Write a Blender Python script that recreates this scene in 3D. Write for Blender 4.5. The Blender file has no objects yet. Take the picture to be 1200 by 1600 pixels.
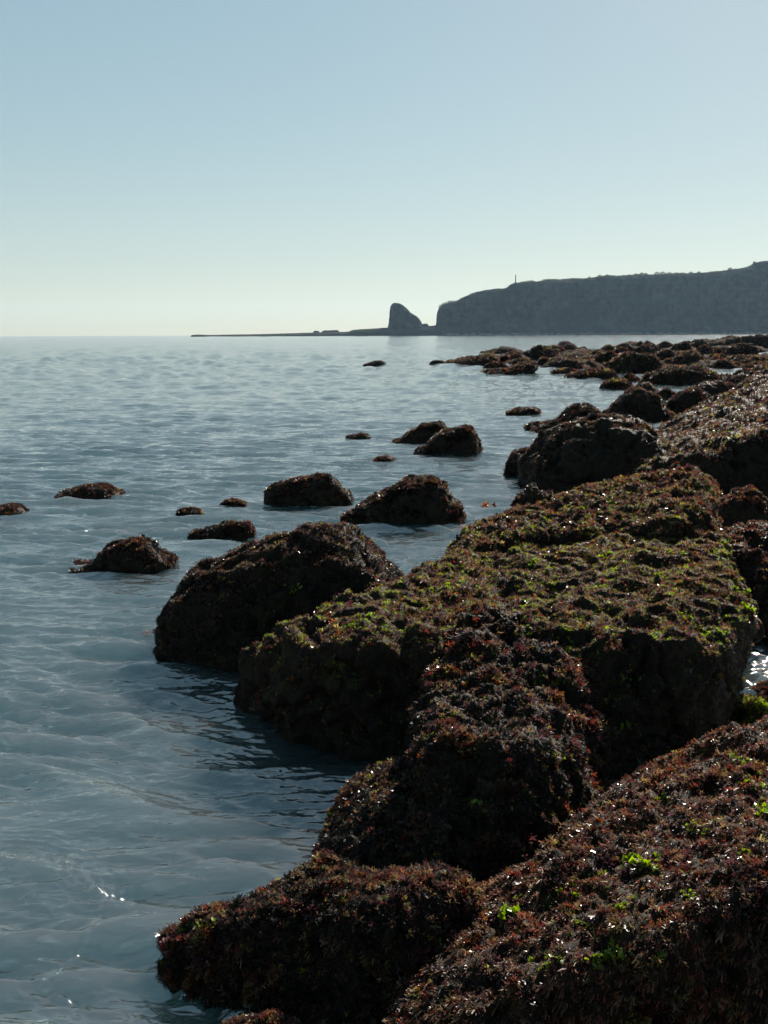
import bpy, math, random
import numpy as np
from mathutils import Matrix, Vector
from mathutils.bvhtree import BVHTree

R = math.radians
scene = bpy.context.scene
C = scene.collection
random.seed(7)
rng = np.random.default_rng(7)

# ------------------------------------------------------------------ camera
CAM_H = 1.7
PITCH = math.atan(277.6 / 1600.0)
ROLL = -0.23
cam_d = bpy.data.cameras.new('camera')
cam = bpy.data.objects.new('camera', cam_d)
C.objects.link(cam)
cam_d.sensor_fit = 'VERTICAL'
cam_d.sensor_height = 36.0
cam_d.lens = 36.0
cam_d.clip_start = 0.05
cam_d.clip_end = 30000
CM = Matrix.Translation((0, 0, CAM_H)) @ Matrix.Rotation(R(90) - PITCH, 4, 'X') @ Matrix.Rotation(R(ROLL), 4, 'Z')
cam.matrix_world = CM
scene.camera = cam
M3 = np.array(CM.to_3x3())
RIGHT, UP, FWD = M3[:, 0], M3[:, 1], -M3[:, 2]

# ------------------------------------------------------------------ world, sun, exposure
SUN_EL, SUN_AZ = 34.0, 27.0          # azimuth measured to the right of the view direction (+Y)
world = bpy.data.worlds.new("World")
scene.world = world
world.use_nodes = True
wn = world.node_tree
bg = wn.nodes['Background']
sky = wn.nodes.new('ShaderNodeTexSky')
sky.sky_type = 'NISHITA'
sky.sun_disc = False
sky.sun_elevation = R(SUN_EL)
sky.sun_rotation = R(SUN_AZ)
sky.altitude = 0
sky.air_density = 1.0
sky.dust_density = 0.3
sky.ozone_density = 1.0
sky_hs = wn.nodes.new('ShaderNodeHueSaturation')
sky_hs.inputs['Saturation'].default_value = 1.32
sky_hs.inputs['Hue'].default_value = 0.492
sky_gm = wn.nodes.new('ShaderNodeGamma')
sky_gm.inputs[1].default_value = 0.42
wn.links.new(sky.outputs[0], sky_hs.inputs['Color'])
wn.links.new(sky_hs.outputs[0], sky_gm.inputs[0])
sky_air = wn.nodes.new('ShaderNodeMix'); sky_air.data_type = 'RGBA'; sky_air.blend_type = 'MULTIPLY'
sky_air.inputs['Factor'].default_value = 1.0
sky_air.inputs['B'].default_value = (1.0, 1.06, 1.015, 1)
wn.links.new(sky_gm.outputs[0], sky_air.inputs['A'])
wn.links.new(sky_air.outputs['Result'], bg.inputs[0])
bg.inputs[1].default_value = 0.089

sun_d = bpy.data.lights.new('sun', 'SUN')
sun = bpy.data.objects.new('sun', sun_d)
C.objects.link(sun)
sun_d.energy = 5.0
sun_d.angle = R(0.5)
sun_d.color = (1.0, 0.93, 0.82)
sdir = Vector((math.sin(R(SUN_AZ)) * math.cos(R(SUN_EL)), math.cos(R(SUN_AZ)) * math.cos(R(SUN_EL)), math.sin(R(SUN_EL))))
sun.rotation_euler = sdir.to_track_quat('Z', 'Y').to_euler()

scene.view_settings.view_transform = 'Standard'
scene.view_settings.look = 'None'
scene.view_settings.exposure = 1.55
scene.view_settings.gamma = 1.0
scene.render.engine = 'CYCLES'
scene.cycles.use_denoising = True
scene.cycles.max_bounces = 6
scene.cycles.sample_clamp_indirect = 6.0

# ------------------------------------------------------------------ helpers
def ray(px, py):
    return FWD + RIGHT * (px - 600) / 1600.0 + UP * (800 - py) / 1600.0

def d(px, py, D):
    """point seen at a pixel of the photograph, at distance D along +Y"""
    r = ray(px, py)
    return np.array((0, 0, CAM_H)) + r * (D / r[1])

def g(px, py, z=0.0):
    """point seen at a pixel of the photograph, at height z"""
    r = ray(px, py)
    return np.array((0, 0, CAM_H)) + r * ((z - CAM_H) / r[2])

def low(p, z=-0.15, dy=0.0):
    return np.array((p[0], p[1] + dy, z))

def tag(o, label=None, cat=None, group=None, kind=None):
    if label: o['label'] = label
    if cat: o['category'] = cat
    if group: o['group'] = group
    if kind: o['kind'] = kind
    return o

def _hash(ix, iy, iz, seed):
    h = (ix * 374761393 + iy * 668265263 + iz * 1440662683 + seed * 974634777) & 0xFFFFFFFF
    h = ((h ^ (h >> 13)) * 1274126177) & 0xFFFFFFFF
    return h ^ (h >> 16)

def pnoise(p, seed=0):
    p = np.asarray(p, dtype=np.float64)
    f = np.floor(p)
    i = f.astype(np.int64)
    t = p - f
    u = t * t * t * (t * (t * 6 - 15) + 10)
    out = np.zeros(len(p))
    for dx in (0, 1):
        wx = u[:, 0] if dx else 1 - u[:, 0]
        for dy in (0, 1):
            wy = u[:, 1] if dy else 1 - u[:, 1]
            for dz in (0, 1):
                wz = u[:, 2] if dz else 1 - u[:, 2]
                h = _hash(i[:, 0] + dx, i[:, 1] + dy, i[:, 2] + dz, seed)
                gx = ((h & 1023) / 511.5 - 1); gy = (((h >> 10) & 1023) / 511.5 - 1); gz = (((h >> 20) & 1023) / 511.5 - 1)
                out += wx * wy * wz * (gx * (t[:, 0] - dx) + gy * (t[:, 1] - dy) + gz * (t[:, 2] - dz))
    return out * 1.3

def fbm(p, seed=0, octv=4, gain=0.5):
    a, s, o = 1.0, 0.0, np.zeros(len(p))
    q = np.array(p, dtype=np.float64)
    for k in range(octv):
        o += a * pnoise(q, seed + k * 17)
        q = q * 2.03 + 11.3
        a *= gain
    return o

def ridged(p, seed=0, octv=3):
    a, o = 1.0, np.zeros(len(p))
    q = np.array(p, dtype=np.float64)
    for k in range(octv):
        o += a * (1 - 2 * np.abs(pnoise(q, seed + k * 31)))
        q = q * 2.1 + 5.7
        a *= 0.5
    return o

def catmull(P, n):
    """resample a polyline of points (m,k) to n points, Catmull-Rom by chord length"""
    P = np.asarray(P, dtype=float)
    if len(P) == 2:
        return P[0] + (P[1] - P[0]) * np.linspace(0, 1, n)[:, None]
    seg = np.sqrt(np.maximum(1e-9, np.linalg.norm(np.diff(P, axis=0), axis=1)))
    t = np.concatenate(([0], np.cumsum(seg)))
    s = np.linspace(0, t[-1], n)
    k = np.clip(np.searchsorted(t, s, side='right') - 1, 0, len(P) - 2)
    u = ((s - t[k]) / (t[k + 1] - t[k]))[:, None]
    T = np.gradient(P, t, axis=0)
    h = (t[k + 1] - t[k])[:, None]
    u2, u3 = u * u, u * u * u
    return (2 * u3 - 3 * u2 + 1) * P[k] + (u3 - 2 * u2 + u) * h * T[k] + (-2 * u3 + 3 * u2) * P[k + 1] + (u3 - u2) * h * T[k + 1]

def loft(rows, nu, nv):
    rr = np.array([catmull(r, nu) for r in rows])
    cols = [catmull(rr[:, j], nv) for j in range(nu)]
    return np.array(cols).transpose(1, 0, 2)          # (nv, nu, 3)

def grid_faces(nv, nu, wrap=False):
    a = np.arange(nv * nu).reshape(nv, nu)
    return np.stack([a[:-1, :-1], a[:-1, 1:], a[1:, 1:], a[1:, :-1]], -1).reshape(-1, 4)

def grid_normals(gr):
    du = np.gradient(gr, axis=1); dv = np.gradient(gr, axis=0)
    n = np.cross(du, dv)
    return n / np.maximum(1e-9, np.linalg.norm(n, axis=2, keepdims=True))

def mesh_obj(name, V, F, mat, parent=None, tint=None, smooth=True):
    me = bpy.data.meshes.new(name)
    V = np.ascontiguousarray(V, dtype=np.float32); F = np.ascontiguousarray(F, dtype=np.int32)
    k = F.shape[1]
    me.vertices.add(len(V)); me.loops.add(F.size); me.polygons.add(len(F))
    me.vertices.foreach_set('co', V.ravel())
    me.loops.foreach_set('vertex_index', F.ravel())
    me.polygons.foreach_set('loop_start', np.arange(0, F.size, k, dtype=np.int32))
    me.polygons.foreach_set('use_smooth', np.full(len(F), smooth))
    if tint is not None:
        at = me.attributes.new('tint', 'FLOAT_COLOR', 'POINT')
        at.data.foreach_set('color', np.concatenate([tint, np.ones((len(tint), 1))], 1).astype(np.float32).ravel())
    me.materials.append(mat)
    me.update(calc_edges=True)
    o = bpy.data.objects.new(name, me)
    C.objects.link(o)
    if parent is not None:
        o.parent = parent
    return o

# ------------------------------------------------------------------ materials
def new_mat(name):
    m = bpy.data.materials.new(name)
    m.use_nodes = True
    nt = m.node_tree
    return m, nt, nt.nodes['Principled BSDF'], nt.nodes['Material Output']

def N(nt, t, **kw):
    n = nt.nodes.new(t)
    for k, v in kw.items():
        setattr(n, k, v)
    return n

def rock_mat(name, c1, c2, c3, scale, bump, rough=0.65, spec=0.07):
    m, nt, b, out = new_mat(name)
    tc = N(nt, 'ShaderNodeNewGeometry')
    n1 = N(nt, 'ShaderNodeTexNoise'); n1.inputs['Scale'].default_value = scale; n1.inputs['Detail'].default_value = 8; n1.inputs['Roughness'].default_value = 0.7
    n2 = N(nt, 'ShaderNodeTexNoise'); n2.inputs['Scale'].default_value = scale * 0.22; n2.inputs['Detail'].default_value = 5
    nt.links.new(tc.outputs['Position'], n1.inputs['Vector']); nt.links.new(tc.outputs['Position'], n2.inputs['Vector'])
    r1 = N(nt, 'ShaderNodeValToRGB'); r1.color_ramp.elements[0].position = 0.35; r1.color_ramp.elements[1].position = 0.7
    r1.color_ramp.elements[0].color = (*c1, 1); r1.color_ramp.elements[1].color = (*c2, 1)
    nt.links.new(n1.outputs[0], r1.inputs[0])
    r2 = N(nt, 'ShaderNodeMapRange'); r2.inputs[1].default_value = 0.5; r2.inputs[2].default_value = 0.68
    nt.links.new(n2.outputs[0], r2.inputs[0])
    mx = N(nt, 'ShaderNodeMix', data_type='RGBA'); mx.inputs['B'].default_value = (*c3, 1)
    nt.links.new(r2.outputs[0], mx.inputs['Factor']); nt.links.new(r1.outputs[0], mx.inputs['A'])
    nt.links.new(mx.outputs['Result'], b.inputs['Base Color'])
    b.inputs['Roughness'].default_value = rough
    b.inputs['Specular IOR Level'].default_value = spec
    bp = N(nt, 'ShaderNodeBump'); bp.inputs['Strength'].default_value = 0.9; bp.inputs['Distance'].default_value = bump
    nt.links.new(n1.outputs[0], bp.inputs['Height']); nt.links.new(bp.outputs[0], b.inputs['Normal'])
    return m

M_rock = rock_mat('weedy_rock', (0.007, 0.006, 0.0055), (0.022, 0.015, 0.011), (0.018, 0.017, 0.008), 38, 0.012)
M_rock_far = rock_mat('far_weedy_rock', (0.006, 0.005, 0.0045), (0.020, 0.013, 0.009), (0.017, 0.015, 0.008), 9, 0.05, 0.95, 0.05)
M_cliff = rock_mat('cliff_stone', (0.010, 0.012, 0.013), (0.065, 0.064, 0.058), (0.016, 0.022, 0.012), 0.11, 2.5, 0.95, 0.0)
M_reef = rock_mat('reef_stone', (0.025, 0.028, 0.028), (0.05, 0.05, 0.045), (0.03, 0.035, 0.025), 0.12, 0.4, 0.95, 0.0)
M_stone = rock_mat('monument_granite', (0.10, 0.10, 0.10), (0.16, 0.16, 0.15), (0.13, 0.13, 0.12), 1.5, 0.05, 0.8)

def weed_mat(name, transl, rough, spec=0.5):
    m, nt, b, out = new_mat(name)
    a = N(nt, 'ShaderNodeAttribute', attribute_name='tint')
    nt.links.new(a.outputs['Color'], b.inputs['Base Color'])
    b.inputs['Roughness'].default_value = rough
    b.inputs['Specular IOR Level'].default_value = spec
    tr = N(nt, 'ShaderNodeBsdfTranslucent')
    hs = N(nt, 'ShaderNodeHueSaturation'); hs.inputs['Saturation'].default_value = 1.15; hs.inputs['Value'].default_value = 1.6
    nt.links.new(a.outputs['Color'], hs.inputs['Color']); nt.links.new(hs.outputs[0], tr.inputs['Color'])
    mx = N(nt, 'ShaderNodeMixShader'); mx.inputs[0].default_value = transl
    nt.links.new(b.outputs[0], mx.inputs[1]); nt.links.new(tr.outputs[0], mx.inputs[2])
    nt.links.new(mx.outputs[0], out.inputs['Surface'])
    return m

M_weed = weed_mat('red_seaweed_frond', 0.45, 0.30, 0.4)
M_hang = weed_mat('hanging_weed_strand', 0.3, 0.55, 0.25)
M_turf = weed_mat('algal_turf', 0.45, 0.50, 0.15)
M_lettuce = weed_mat('sea_lettuce_sheet', 0.4, 0.25, 0.5)
M_kelp = weed_mat('kelp_skin', 0.25, 0.6, 0.12)
M_bush = weed_mat('bush_leaves', 0.3, 0.6, 0.2)

# water: a wet dielectric skin over dull blue green depth
def water_mat():
    m, nt, b, out = new_mat('sea_water')
    b.inputs['Base Color'].default_value = (0.036, 0.050, 0.054, 1)
    b.inputs['Roughness'].default_value = 0.04
    b.inputs['Subsurface Weight'].default_value = 1.0
    b.inputs['Subsurface Radius'].default_value = (0.5, 0.9, 1.0)
    b.inputs['Subsurface Scale'].default_value = 4.0
    b.inputs['IOR'].default_value = 2.5
    geo = N(nt, 'ShaderNodeNewGeometry')
    mp = N(nt, 'ShaderNodeMapping'); mp.inputs['Scale'].default_value = (0.55, 1.0, 1.0); mp.inputs['Rotation'].default_value = (0, 0, R(-14))
    nt.links.new(geo.outputs['Position'], mp.inputs['Vector'])
    sx = N(nt, 'ShaderNodeSeparateXYZ'); nt.links.new(geo.outputs['Position'], sx.inputs[0])
    mr = N(nt, 'ShaderNodeMapRange'); mr.inputs[1].default_value = 12; mr.inputs[2].default_value = 90; mr.inputs[3].default_value = 0.04; mr.inputs[4].default_value = 0.11
    nt.links.new(sx.outputs['Y'], mr.inputs[0]); nt.links.new(mr.outputs[0], b.inputs['Roughness'])
    prev = None
    for sc, dist, st, dis in ((0.9, 0.07, 0.7, 0.3), (3.2, 0.03, 0.8, 0.3), (21.0, 0.014, 0.9, 0.4)):
        n1 = N(nt, 'ShaderNodeTexNoise'); n1.inputs['Scale'].default_value = sc; n1.inputs['Detail'].default_value = 2; n1.inputs['Distortion'].default_value = dis
        nt.links.new(mp.outputs[0], n1.inputs['Vector'])
        bp = N(nt, 'ShaderNodeBump'); bp.inputs['Strength'].default_value = st; bp.inputs['Distance'].default_value = dist
        nt.links.new(n1.outputs[0], bp.inputs['Height'])
        if prev is not None:
            nt.links.new(prev.outputs[0], bp.inputs['Normal'])
        prev = bp
    nt.links.new(prev.outputs[0], b.inputs['Normal'])
    return m
M_water = water_mat()

# ------------------------------------------------------------------ sea
def build_water():
    nr, ncol = 1750, 900
    # rows get denser towards the viewer; far rows stretch to the horizon
    lo, hi = math.atan(1.7 / 1.7), math.atan(1.7 / 900.0)
    ang = np.linspace(lo, hi, nr)
    D = CAM_H / np.tan(ang)
    D = np.concatenate((D, [1300, 2000, 3200, 5200]))
    th = np.linspace(R(-40), R(40), ncol)
    DD, TT = np.meshgrid(D, th, indexing='ij')
    X = DD * np.tan(TT); Y = DD.copy()
    dD = np.gradient(D)[:, None] * np.ones_like(X)
    dX = np.gradient(X, axis=1)
    Z = np.zeros_like(X)
    p2 = np.stack([X.ravel(), Y.ravel(), np.zeros(X.size)], 1)
    mod1 = (0.75 + 1.1 * fbm(p2 * [0.35, 0.5, 1], 3, 3)).reshape(X.shape).clip(0.12, 2)
    mod2 = (0.8 + 1.2 * fbm(p2 * [0.9, 1.3, 1], 9, 2)).reshape(X.shape).clip(0.1, 2)
    warp = fbm(p2 * 0.8, 21, 2).reshape(X.shape) * 0.10
    shelter = np.clip((DD - 1.5) / 9.0, 0, 1) * 0.3 + 0.7
    r = np.random.default_rng(11)
    ncomp = 84
    lam = np.exp(np.linspace(math.log(0.045), math.log(9.0), ncomp))
    for i, L in enumerate(lam):
        az = R(76) + r.normal() * R(17)
        kx, ky = math.cos(az) * 2 * math.pi / L, math.sin(az) * 2 * math.pi / L
        s = 0.060 if L < 0.10 else (0.062 if L < 0.45 else (0.030 if L < 0.8 else (0.010 if L < 2.0 else 0.010 * (2.0 / L) ** 1.8)))
        a = s * L / (2 * math.pi) * 1.414
        inc = np.abs(kx) * np.abs(dX) + np.abs(ky) * dD
        att = np.clip((2.7 - inc) / 1.3, 0, 1)
        if att.max() <= 0:
            continue
        lng = 1.0 if L < 0.7 else np.clip((DD - 3.0) / 18.0, 0.15, 0.7)
        ph = kx * (X + warp) + ky * (Y + warp * 1.7) + r.uniform(0, 6.28)
        Z += a * att * lng * (mod2 if L < 0.4 else mod1) * (np.exp(1.2 * np.sin(ph)) - 1.39) * 0.8 * shelter
    # long faint slicks and wind lanes on the open water
    for L in (14, 22, 35, 60):
        for q in range(3):
            az = R(80) + r.normal() * R(20)
            kx, ky = math.cos(az) * 2 * math.pi / L, math.sin(az) * 2 * math.pi / L
            inc = np.abs(kx) * np.abs(dX) + np.abs(ky) * dD
            att = np.clip(1.6 - inc / 1.3, 0, 1) * np.clip((DD - 15) / 25, 0, 1)
            Z += 0.0006 * L / 6.28 * att * mod1 * np.sin(kx * X + ky * Y + r.uniform(0, 6.28))
    # the ruffled skin of the open water: short crests everywhere, as fine as the sheet can carry
    wn_ = r.normal(size=X.shape)
    def blur(a, sig, ax):
        k = np.exp(-0.5 * (np.arange(-int(3 * sig) - 1, int(3 * sig) + 2) / sig) ** 2); k /= np.sqrt((k * k).sum())
        return np.apply_along_axis(lambda v: np.convolve(v, k, 'same'), ax, a)
    w1 = blur(blur(wn_, 2.6, 1), 0.8, 0); w2 = blur(blur(r.normal(size=X.shape), 6.0, 1), 1.8, 0)
    Z += (0.060 * w1 + 0.004 * w2) * np.minimum(dD, 1.3) * np.clip((DD - 6) / 10, 0, 1) * (0.5 + 0.5 * mod1)
    # small creases where water slides over the drowned ledge beside the near rock
    def crease(pts, h, w):
        nonlocal Z
        P = catmull(np.array([g(*p)[:2] for p in pts]), 60)
        best = np.full(X.shape, 9.0)
        sel = (Y < 6)
        xs, ys = X[sel], Y[sel]
        bb = np.full(xs.shape, 9.0); sg = np.zeros(xs.shape)
        for a_, b_ in zip(P[:-1], P[1:]):
            e = b_ - a_
            t = np.clip(((xs - a_[0]) * e[0] + (ys - a_[1]) * e[1]) / (e @ e), 0, 1)
            dx, dy = xs - a_[0] - t * e[0], ys - a_[1] - t * e[1]
            dd = np.hypot(dx, dy)
            k = dd < bb
            bb[k] = dd[k]; sg[k] = np.sign(dx * e[1] - dy * e[0])[k]
        pq = np.stack([xs * 14, ys * 14, xs * 0], 1)
        md = np.clip(0.75 + 0.9 * fbm(pq, 61, 2), 0.1, 1.6); bb = bb + 0.006 * pnoise(pq * 1.7, 62)
        Z[sel] += h * md * np.exp(-np.abs(bb / w) ** 1.3) + 0.22 * h * np.exp(-np.abs(bb) / (w * 5)) * np.cos(bb * 210 + 3 * pnoise(pq * .5, 63))
    crease([(-60, 1332), (50, 1324), (100, 1352), (158, 1398)], 0.013, 0.014)
    crease([(158, 1398), (150, 1440), (125, 1480), (88, 1520)], 0.0035, 0.010)
    crease([(-40, 1412), (30, 1408), (60, 1395), (100, 1398), (160, 1402), (205, 1400)], -0.007, 0.014)
    crease([(60, 1535), (110, 1560), (140, 1580), (200, 1590)], 0.009, 0.011)
    # ripples over barely drowned stones
    for (px, py, rad, amp) in ((508, 680, 0.55, 0.022), (330, 752, 0.5, 0.008), (590, 717, 0.35, 0.008), (300, 800, 0.35, 0.008),
                               (150, 1045, 0.5, 0.004), (160, 1120, 0.35, 0.004), (480, 1240, 0.3, 0.004), (60, 800, 0.35, 0.008),
                               (840, 610, 3.0, 0.02), (1180, 1050, 0.55, 0.009), (105, 870, 0.35, 0.005)):
        c = g(px, py)
        dd = np.hypot(X - c[0], Y - c[1])
        k = dd < rad * 2.2
        if k.any():
            pp = np.stack([X[k] * 9 / (rad + 0.5), Y[k] * 16 / (rad + 0.5), np.zeros(k.sum())], 1)
            Z[k] += amp * ridged(pp, 5, 2) * np.exp(-(dd[k] / rad) ** 2)
    V = np.stack([X, Y, Z], -1).reshape(-1, 3)
    o = mesh_obj('sea', V, grid_faces(len(D), ncol), M_water)
    tag(o, 'calm blue grey sea rippling in towards the weedy rocks', 'sea', kind='structure')
build_water()

# ------------------------------------------------------------------ fronds
def blade(r, length, width, nseg, bend, fork, ruffle=0.0):
    """a flat algal blade growing along +Z, bending to +Y, with a forked tip"""
    t = np.linspace(0, 1, nseg + 1)
    zz = length * (t - 0.35 * bend * t * t); yy = length * bend * 0.7 * t * t
    ww = width * (0.45 + 0.9 * t - 0.25 * t * t)
    V, F = [], []
    for i in range(nseg + 1):
        ru = ruffle * length * math.sin(i * 2.3 + r.uniform(0, 6))
        V += [(-ww[i] / 2, yy[i] + ru, zz[i]), (ww[i] / 2, yy[i] - ru, zz[i])]
    for i in range(nseg):
        F.append((2 * i, 2 * i + 1, 2 * i + 3, 2 * i + 2))
    if fork:
        n = len(V); b0, b1 = np.array(V[-2]), np.array(V[-1]); md = (b0 + b1) / 2
        e = length * 0.34
        up = np.array((0, bend * 0.6, 0.9 - bend * 0.4))
        V.append(tuple(md))
        for sgn, bb in ((-1, b0), (1, b1)):
            tip = (bb + md) / 2 + up * e * r.uniform(0.7, 1.2) + np.array((sgn * e * 0.55, r.uniform(-.2, .2) * e, 0))
            off = np.array((width * 0.28, 0, 0))
            m0 = len(V)
            V += [tuple(tip - off), tuple(tip + off)]
            F.append((2 * nseg, n, m0 + 1, m0) if sgn < 0 else (n, 2 * nseg + 1, m0 + 1, m0))
    return np.array(V), F

def make_tuft(seed, nb, nseg, wid, fork, spread, bend, ruffle=0.0, loose=0.18):
    r = random.Random(seed)
    VV, FF, n = [], [], 0
    for k in range(nb):
        L = r.uniform(0.6, 1.15)
        V, F = blade(r, L, wid * r.uniform(0.7, 1.4), nseg, r.uniform(*bend), fork, ruffle)
        a, tl = r.uniform(0, 6.283), r.uniform(0.1, spread)
        tw = r.uniform(0, 6.283)
        M = np.array(Matrix.Rotation(a, 3, 'Z') @ Matrix.Rotation(tl, 3, 'X') @ Matrix.Rotation(tw * 0.25, 3, 'Z'))
        V = V @ M.T + np.array((r.uniform(-loose, loose), r.uniform(-loose, loose), 0))
        VV.append(V); FF += [tuple(i + n for i in f) for f in F]; n += len(V)
    return np.concatenate(VV), np.array(FF)

T_FROND = [make_tuft(i, 6, 2, 0.25, True, 1.1, (0.2, 1.0)) for i in range(10)]
T_TURF = [make_tuft(100 + i, 5, 1, 0.17, True, 1.2, (0.1, 0.8)) for i in range(8)]
T_STRAND = [make_tuft(200 + i, 7, 3, 0.075, False, 0.55, (0.1, 0.7)) for i in range(8)]
T_FAR = [make_tuft(300 + i, 5, 1, 0.30, False, 1.3, (0.1, 0.8)) for i in range(6)]
T_LETTUCE = [make_tuft(400 + i, 6, 3, 0.55, False, 1.0, (0.3, 1.1), 0.08, 0.04) for i in range(6)]

def scatter(name, V, F, n, size, palette, mat, temps, parent, seed, lay=0.3, down=0.5, flow=None, wfn=None, zmin=0.0, kind='stuff', label=None, jit=0.25):
    """sow n tufts over a rock's skin; they lean downhill and along an optional flow"""
    r = np.random.default_rng(seed)
    A, B, Cc, Dd = V[F[:, 0]], V[F[:, 1]], V[F[:, 2]], V[F[:, 3]]
    nr = np.cross(Cc - A, Dd - B)
    area = np.linalg.norm(nr, axis=1) / 2 + 1e-12
    nr = nr / (2 * area[:, None])
    ctr = (A + B + Cc + Dd) / 4
    w = area * (ctr[:, 2] > zmin)
    view = np.array((0, 0, CAM_H)) - ctr
    view /= np.linalg.norm(view, axis=1)[:, None]
    w = w * np.clip((nr * view).sum(1) * 1.5 + 1.0, 0.12, 1.0)
    if wfn is not None:
        w = w * np.clip(wfn(ctr, nr), 0, None)
    if w.sum() <= 0 or n < 1:
        return None
    cdf = np.cumsum(w); cdf /= cdf[-1]
    fi = np.searchsorted(cdf, r.random(n)).clip(0, len(F) - 1)
    u, v = r.random((n, 1)), r.random((n, 1))
    P = (A[fi] * (1 - u) + B[fi] * u) * (1 - v) + (Dd[fi] * (1 - u) + Cc[fi] * u) * v
    n0 = nr[fi]
    dn = np.array((0, 0, -1.0)) - n0 * (-n0[:, 2:3])
    lean = dn * down
    if flow is not None:
        fl = np.asarray(flow, dtype=float) - n0 * (n0 @ np.asarray(flow, dtype=float))[:, None]
        lean = lean + fl * lay
    zax = n0 + lean + r.normal(size=(n, 3)) * jit
    zax /= np.linalg.norm(zax, axis=1)[:, None]
    ref = r.normal(size=(n, 3))
    xax = np.cross(ref, zax); xax /= np.linalg.norm(xax, axis=1)[:, None]
    yax = np.cross(zax, xax)
    sc = size * np.clip(np.exp(r.normal(size=n) * 0.4), 0.5, 1.9)
    # colours come in drifts, not as confetti
    cols = np.array([c[1] for c in palette]); pw = np.array([c[0] for c in palette], dtype=float); pw /= pw.sum()
    drift = pnoise(P / (size * 4.5), seed + 5) * 1.5 + pnoise(P / (size * 18), seed + 6) * 0.8
    rank = np.argsort(np.argsort(drift + r.normal(size=n) * 0.35)) / max(1, n - 1)
    ci = np.searchsorted(np.cumsum(pw), rank).clip(0, len(cols) - 1)
    tc = cols[ci] * np.exp(r.normal(size=(n, 1)) * 0.33) * (1 + r.normal(size=(n, 3)) * 0.10)
    tc = np.clip(tc, 0.002, 0.8)
    ti = r.integers(0, len(temps), n)
    VV, FF, TT, off = [], [], [], 0
    for k, (tv, tf) in enumerate(temps):
        s = np.nonzero(ti == k)[0]
        if not len(s): continue
        q = tv[None] * sc[s, None, None]
        W = P[s, None] + q[..., 0:1] * xax[s, None] + q[..., 1:2] * yax[s, None] + q[..., 2:3] * zax[s, None] - n0[s, None] * (0.28 * sc[s, None, None])
        VV.append(W.reshape(-1, 3))
        FF.append((tf[None] + (np.arange(len(s)) * len(tv))[:, None, None] + off).reshape(-1, 4))
        TT.append(np.repeat(tc[s], len(tv), axis=0)); off += len(s) * len(tv)
    o = mesh_obj(name, np.concatenate(VV), np.concatenate(FF), mat, parent, np.concatenate(TT), smooth=True)
    if kind: o['kind'] = kind
    if label: o['label'] = label
    return o

RED = (0.058, 0.017, 0.014); PURP = (0.040, 0.018, 0.019); BRN = (0.072, 0.045, 0.028); ORG = (0.10, 0.036, 0.017)
OLV = (0.105, 0.086, 0.034); GRN = (0.115, 0.15, 0.022); LIME = (0.135, 0.20, 0.022); DRK = (0.0085, 0.008, 0.0078)
PAL_RED = [(2, DRK), (4, PURP), (5, BRN), (2.5, RED), (0.7, ORG), (0.8, OLV)]
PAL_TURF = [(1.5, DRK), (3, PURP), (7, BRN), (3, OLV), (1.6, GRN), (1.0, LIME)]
PAL_SLOPE = [(5, DRK), (3, PURP), (5, BRN), (1.2, OLV), (0.2, GRN)]
PAL_SEA = [(8, DRK), (2, BRN), (2, PURP), (1, RED), (0.5, OLV)]
PAL_BROWN = [(6, DRK), (3, BRN), (2, PURP), (1, RED), (0.8, OLV), (0.08, GRN)]
PAL_FACE = [(9, DRK), (2, PURP), (1.2, BRN), (0.3, RED), (0.4, OLV)]  # mostly dark tints: shade of the steep faces put into the weed colour

# ------------------------------------------------------------------ near rocks
def displace(gr, amp, scale, seed, fine=0.0, aniso=None):
    nv, nu, _ = gr.shape
    p = gr.reshape(-1, 3); nrm = grid_normals(gr).reshape(-1, 3)
    q = p / scale
    h = amp * (0.9 * fbm(q, seed, 3) + 0.55 * ridged(q * 1.7, seed + 50, 2) - 0.42)
    # ledges and cracks: terraces cut across the rock, and dark clefts along the zero lines of a slow noise
    tn = fbm(q * 0.9, seed + 11, 2) * 2.6
    tf = tn - np.floor(tn)
    h = h + amp * 0.55 * (np.clip((tf - 0.72) / 0.28, 0, 1) ** 2 + np.floor(tn) - tn + 0.35)
    c1 = np.abs(pnoise(q * 0.75 + 3.1, seed + 23)) + 0.25 * np.abs(pnoise(q * 3.3, seed + 24))
    h = h - amp * 1.1 * np.exp(-(c1 / 0.075) ** 2)
    if fine:
        qq = p / (scale * 0.16)
        if aniso is not None:
            ax, st = np.asarray(aniso[0], float), aniso[1]
            ax = ax / np.linalg.norm(ax)
            qq = qq - (qq @ ax)[:, None] * ax * (1 - 1 / st)
        h = h + fine * (fbm(qq, seed + 90, 3) + 0.5 * ridged(qq * 2.1, seed + 70, 2))
    return (p + nrm * h[:, None]).reshape(nv, nu, 3)

ROCKS = {}
def rock_from_rows(key, name, rows, nu, nv, label, cat, amp=0.03, scale=0.35, fine=0.008, seed=1, group=None, mat=None, aniso=None):
    gr = displace(loft(rows, nu, nv), amp, scale, seed, fine, aniso)
    V = gr.reshape(-1, 3); F = grid_faces(nv, nu)
    o = mesh_obj(name, V, F, mat or M_rock)
    tag(o, label, cat, group)
    ROCKS[key] = (o, V, F)
    return o

def clump(scale, seed):
    return lambda c, n: np.clip(fbm(c / scale, seed, 2) * 2.5 - 0.25, 0, 1) * np.clip((n[:, 2] + 0.1) / 0.5, 0.05, 1)

def upface(lo=0.1, hi=0.6):
    return lambda c, n: np.clip((n[:, 2] - lo) / (hi - lo), 0.01, 1)
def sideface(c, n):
    return np.clip(1.0 - np.abs(n[:, 2] - 0.1) * 1.1, 0.03, 1)

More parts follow.
